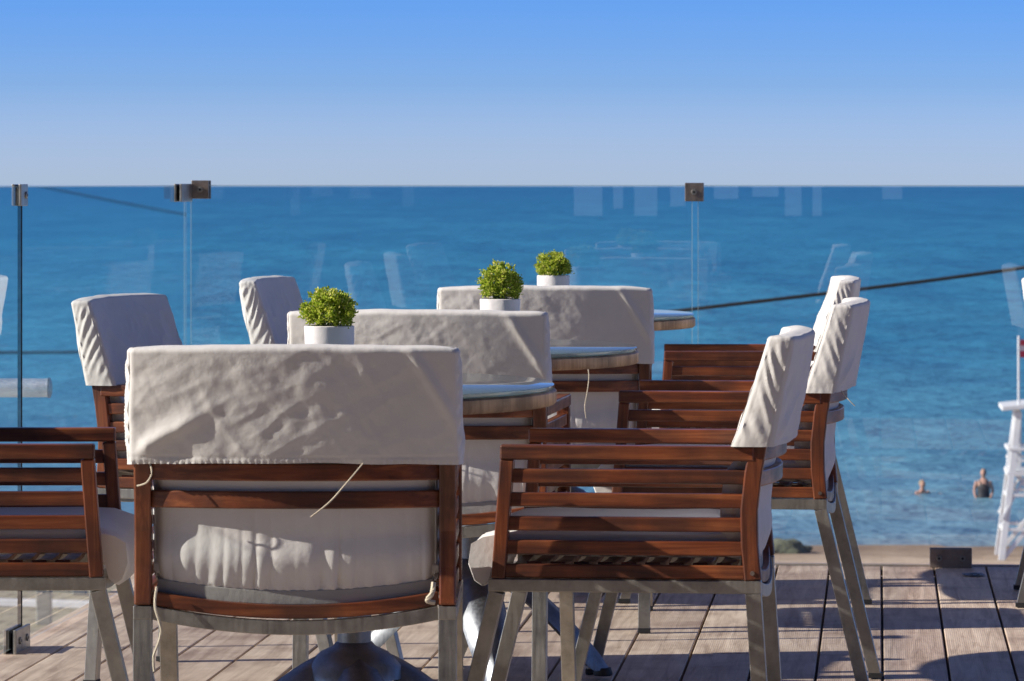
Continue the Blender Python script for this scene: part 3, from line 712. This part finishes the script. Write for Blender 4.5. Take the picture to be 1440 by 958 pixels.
def person(loc, rz, label, arms, hm, water_z, sunk):
    """a figure standing in water to the waist; one skinned-style body joined by remesh"""
    t = empty('person', loc, rz); m = MB(); s = sunk
    # torso and head (facing -y locally = towards the camera), z measured from the feet
    m.loft(limb([(0,0,.86-s),(0,0,.95-s),(0,.01,1.05-s),(0,.01,1.18-s),(0,0,1.32-s),(0,0,1.43-s),(0,0,1.48-s),(0,-.005,1.53-s)], [(.19,.13),(.185,.125),(.165,.11),(.17,.115),(.185,.11),(.14,.085),(.062,.06),(.055,.055)], 20))
    for sx in (-1, 1): m.loft(limb([(sx*.09,0,.92-s),(sx*.10,-.005,.5-s),(sx*.10,.02,.1-s)], [.095,.06,.04], 14))
    ellipsoid(m, (0,-.01,1.625-s), (.078,.098,.118), 18); ellipsoid(m, (0,-.108,1.615-s), (.014,.018,.02), 8)
    for sx in (-1, 1): ellipsoid(m, (sx*.078,.0,1.62-s), (.012,.02,.03), 8)
    for A in arms:
        m.loft(limb([(x,y,z-s) for x,y,z in A], [.056,.05,.042,.036,.026], 12)); h = Vector(A[-1]); d = (Vector(A[-1])-Vector(A[-2])).normalized()
        ellipsoid(m, (h.x+d.x*.04, h.y+d.y*.04, h.z-s+d.z*.04), (.04,.03,.045), 10)
        side = d.cross(Vector((0,1,0))).normalized()
        for k in range(4):
            p = h+d*.07+side*(k-1.5)*.018; q = p+d*(.055 if k in (1,2) else .045)+Vector((0,-.015,0)); m.tube([(p.x,p.y,p.z-s),(q.x,q.y,q.z-s)], [.009,.007], 6)
        p = h+d*.02+side*.035; q = p+d*.04+side*.03; m.tube([(p.x,p.y,p.z-s),(q.x,q.y,q.z-s)], [.011,.008], 6)
    b = m.build('body', skin, t, smooth=True); rm = b.modifiers.new('join', 'REMESH'); rm.mode = 'VOXEL'; rm.voxel_size = .012; rm.use_smooth_shade = True
    sm = b.modifiers.new('soft', 'SMOOTH'); sm.iterations = 4
    h = MB(); ellipsoid(h, (0,.022,1.655-s), (.086,.092,.104), 18); h.build('hair', hm, b, smooth=True)
    e = MB()
    for sx in (-1, 1): ellipsoid(e, (sx*.03,-.096,1.637-s), (.012,.008,.007), 8)
    ellipsoid(e, (0,-.098,1.567-s), (.024,.008,.006), 8); e.build('face_features', simple('dark_features', (.09,.04,.035), .5), b, smooth=True)
    return t, b
Zp = 123.6
p1, b1 = person((at(1383, Zp), Zp, SEA), R(-12), '', [[(-.18,0,1.40),(-.235,.01,1.26),(-.255,.01,1.13),(-.24,-.05,1.02),(-.20,-.10,.93)], [(.18,0,1.40),(.235,.01,1.26),(.26,.01,1.13),(.245,-.05,1.02),(.21,-.10,.93)]], hair, SEA, .93)
m = MB(); m.loft(limb([(0,0,.82-.93),(0,0,.95-.93),(0,.01,1.05-.93),(0,.01,1.18-.93),(0,0,1.30-.93),(0,-.004,1.345-.93)], [(.205,.145),(.20,.14),(.18,.125),(.185,.13),(.165,.125),(.11,.112)], 20))
for sx in (-1, 1): m.tube([(sx*.085,-.10,1.33-.93),(sx*.095,-.055,1.43-.93),(sx*.095,.01,1.452-.93),(sx*.085,.08,1.35-.93)], .018, 8)
m.build('swimsuit', suit, b1, smooth=True)
tag(p1, 'person in a dark swimsuit standing waist deep in the sea', 'person')
Zq = 125.3
p2, b2 = person((at(1297, Zq), Zq, SEA), R(35), '', [[(-.18,0,1.40),(-.26,-.03,1.33),(-.34,-.10,1.29),(-.38,-.18,1.31),(-.40,-.26,1.33)], [(.18,0,1.40),(.26,-.03,1.33),(.34,-.10,1.29),(.38,-.18,1.31),(.40,-.26,1.33)]], hair, SEA, 1.36)
tag(p2, 'person swimming with head and bare shoulders above the water', 'person')

# ------------------------------------------------------------------ lifeguard tower
Zt = 102.0; F = FPX/Zt; tx = at(1403, Zt)+1.05; gz = beach_z(tx, Zt)
tw = empty('lifeguard_tower', (tx, Zt, gz-.02), R(-4))
def bar(n, a, b, w=.09, m_=None, parent=tw, h=None):
    m = MB(); m.sweep([a, b], w, h or w, (0,1,0.01)); return m.build(n, m_ or M['white'], parent, .006)
for sx in (-1, 1):
    for sy in (-1, 1): bar('leg', (sx*1.0, sy*1.0, 0), (sx*.58, sy*.62, 3.45), .15)
    for z, f in ((.7,.20),(1.5,.43)): bar('cross_beam', (sx*(1.0-.42*f), -1.0+.38*f, z), (sx*(1.0-.42*f), 1.0-.38*f, z), .08)
for sy in (-1, 1):
    for z, f in ((.75,.21),(1.55,.44)): bar('cross_beam', (-1.0+.42*f, sy*(1.02-.38*f), z), (1.0-.42*f, sy*(1.02-.38*f), z), .08)
    bar('brace', (-.98, sy*.98, .05), (.62, sy*.70, 2.0), .10); bar('brace', (.98, sy*.96, .05), (-.62, sy*.68, 2.0), .10)
    bar('brace', (-.98, sy*1.0, 1.0), (-.45, sy*.72, 1.95), .06)
bar('platform', (-.86, 0, 2.05), (.86, 0, 2.05), 1.7, h=.10)
for sy in (-1, 1): bar('guard_rail', (-.82, sy*.78, 2.62), (.82, sy*.78, 2.62), .07); bar('guard_rail', (-.82, sy*.78, 2.35), (.82, sy*.78, 2.35), .06)
for sx in (-1, 1): bar('guard_rail', (sx*.82, -.78, 2.62), (sx*.82, .78, 2.62), .07)
m = MB(); m.loft([[(-.98,-1.0,3.52),(.98,-1.0,3.72),(.98,1.0,3.72),(-.98,1.0,3.52)],[(-.98,-1.0,3.62),(.98,-1.0,3.84),(.98,1.0,3.84),(-.98,1.0,3.62)]]); m.build('roof', M['white'], tw, .01)
for sx in (-1, 1):
    for k in range(3): bar('wall_board', (sx*.60, -.5+.5*k, 2.1), (sx*.60, -.5+.5*k, 3.5), .16)
tag(tw, 'white wooden lifeguard tower at the right edge on the beach', 'lifeguard tower')
fl = empty('flag', (at(1427, Zt), Zt-.8, gz+3.5), 0)
m = MB(); m.tube([(0,0,0),(0,0,1.75)], .028, 10); m.build('flagpole', M['white'], fl, smooth=True)
red = simple('red_flag_cloth', (.62,.06,.10), .8); wht = simple('white_flag_cloth', (.8,.78,.78), .8)
m = MB(); n_ = 16
for b_, (z0, z1) in enumerate([(1.24,1.40),(1.40,1.52),(1.52,1.66)]):
    m.m = 1 if b_ == 1 else 0
    for k in range(n_):
        q = []
        for kk in (k, k+1):
            u = kk/n_; q.append((u*.8, .06*math.sin(u*7), -.22*u*u))
        for s_ in (0, .006):
            m.add([(q[0][0]+.03, q[0][1]+s_, z0+q[0][2]), (q[1][0]+.03, q[1][1]+s_, z0+q[1][2]), (q[1][0]+.03, q[1][1]+s_, z1+q[1][2]), (q[0][0]+.03, q[0][1]+s_, z1+q[0][2])], [(0,1,2,3)])
m.build('cloth', [red, wht], fl); tag(fl, 'red and white flag on a thin pole above the lifeguard tower', 'flag')

# ------------------------------------------------------------------ open pavilion behind the camera (front mirrored in the glass; roof reach and top block added unseen for shade)
pv = empty('covered_terrace', tuple(dk(0, -16.2)), -TH)
dark = simple('shaded_plaster', (.09,.085,.085), .9)
m = MB(); m.box((-9,-.15,.005),(9,.15,.88)); m.build('parapet', dark, pv)
gaps = [(804,850,.0),(860,879,.06),(890,927,.0),(941,966,.08),(1003,1040,.14),(1057,1096,.16),(1103,1128,.0),(1142,1156,.0),(1240,1268,.14)]
xe = -9.0
for g in gaps + [(2700, 2700, 0)]:
    xa, xb = (g[0]-1235)/211.3-.071, (g[1]-1235)/211.3-.071
    m = MB(); m.box((xe,-.2,.88),(min(xa, 9),.2,3.299)); m.build('wall' if xa-xe > 1 else 'pillar', dark, pv)
    if g[2]: m = MB(); m.box((xa,-.15,.881),(xb,.15,.88+g[2]*.8)); m.build('parapet', dark, pv)
    xe = xb
m = MB(); m.box((-13,-4.5,3.3),(9.2,5.9,3.5)); m.build('roof', dark, pv)  # unseen roof, run forward over the deck to cut sky and bounce light
m = MB(); m.box((-12.8,-4.4,3.501),(9.0,5.6,8.2)); m.build('unseen_sky_block', dark, pv)  # unseen block added to hold back sky light from behind the camera
m = MB(); m.box((-9,-8.5,-.25),(9,-.4,-.021)); m.build('floor_slab', M['conc'], pv)
tag(pv, 'dark open pavilion with pillars, faintly mirrored in the upper right glass panel', 'pavilion')

# ------------------------------------------------------------------ light
sun_dir = Vector((-1, -.128, .52)).normalized()      # towards the sun
el = math.asin(sun_dir.z); az = math.atan2(sun_dir.x, sun_dir.y)   # from +Y towards +X
sl = bpy.data.lights.new('sun', 'SUN'); sl.energy = 5.0; sl.angle = R(.5); sl.color = (1, .92, .82)
so = bpy.data.objects.new('sun', sl); C.objects.link(so); so.rotation_euler = (-sun_dir).to_track_quat('-Z', 'Y').to_euler()
w = bpy.data.worlds.new('World'); S.world = w; w.use_nodes = True; nt = w.node_tree; nt.nodes.clear(); L = nt.links.new
out = nt.nodes.new('ShaderNodeOutputWorld'); bg = nt.nodes.new('ShaderNodeBackground'); L(bg.outputs[0], out.inputs[0])
sky = nt.nodes.new('ShaderNodeTexSky'); sky.sky_type = 'NISHITA'; sky.sun_disc = False; sky.sun_elevation = el; sky.sun_rotation = az; sky.altitude = 20; sky.air_density = 1.0; sky.dust_density = .6; sky.ozone_density = 2.0
tc = nt.nodes.new('ShaderNodeTexCoord'); sx = nt.nodes.new('ShaderNodeSeparateXYZ'); L(tc.outputs['Generated'], sx.inputs[0])
# tone the sky by elevation: pale lavender band on the horizon to clear blue a few degrees up
mr = N(nt, 'ShaderNodeMapRange'); mr.inputs['From Min'].default_value = 0; mr.inputs['From Max'].default_value = .4; L(sx.outputs['Z'], mr.inputs['Value'])
tone = ramp(nt, [(0, (0.713, 0.957, 1.758)), (0.029, (0.504, 0.757, 1.623)), (0.054, (0.33, 0.597, 1.445)), (0.078, (0.249, 0.512, 1.382)), (0.101, (0.197, 0.458, 1.307)), (0.17, (0.246, 0.438, 1.177)), (0.35, (0.246, 0.344, 0.695)), (1, (0.358, 0.344, 0.516))]); L(mr.outputs[0], tone.inputs[0])
for e in tone.color_ramp.elements: pass
mx = N(nt, 'ShaderNodeMix', data_type='RGBA', blend_type='MULTIPLY'); mx.inputs[0].default_value = 1
L(sky.outputs[0], mx.inputs[6]); L(tone.outputs[0], mx.inputs[7]); L(mx.outputs[2], bg.inputs[0]); bg.inputs[1].default_value = .12

# ------------------------------------------------------------------ camera
cam = bpy.data.cameras.new('camera'); co = bpy.data.objects.new('camera', cam); C.objects.link(co); S.camera = co
co.location = (0, 0, EYE); co.rotation_euler = (R(90), 0, 0); cam.sensor_width = 36; cam.lens = FPX/1440*36; cam.shift_y = -(479-HY)/1440
cam.clip_start = .1; cam.clip_end = 20000
cam.dof.use_dof = True; cam.dof.focus_distance = 8.6; cam.dof.aperture_fstop = 22
S.view_settings.view_transform = 'Standard'; S.view_settings.look = 'None'; S.view_settings.exposure = .45; S.view_settings.gamma = 1
S.render.engine = 'CYCLES'; S.cycles.max_bounces = 10; S.cycles.transparent_max_bounces = 24
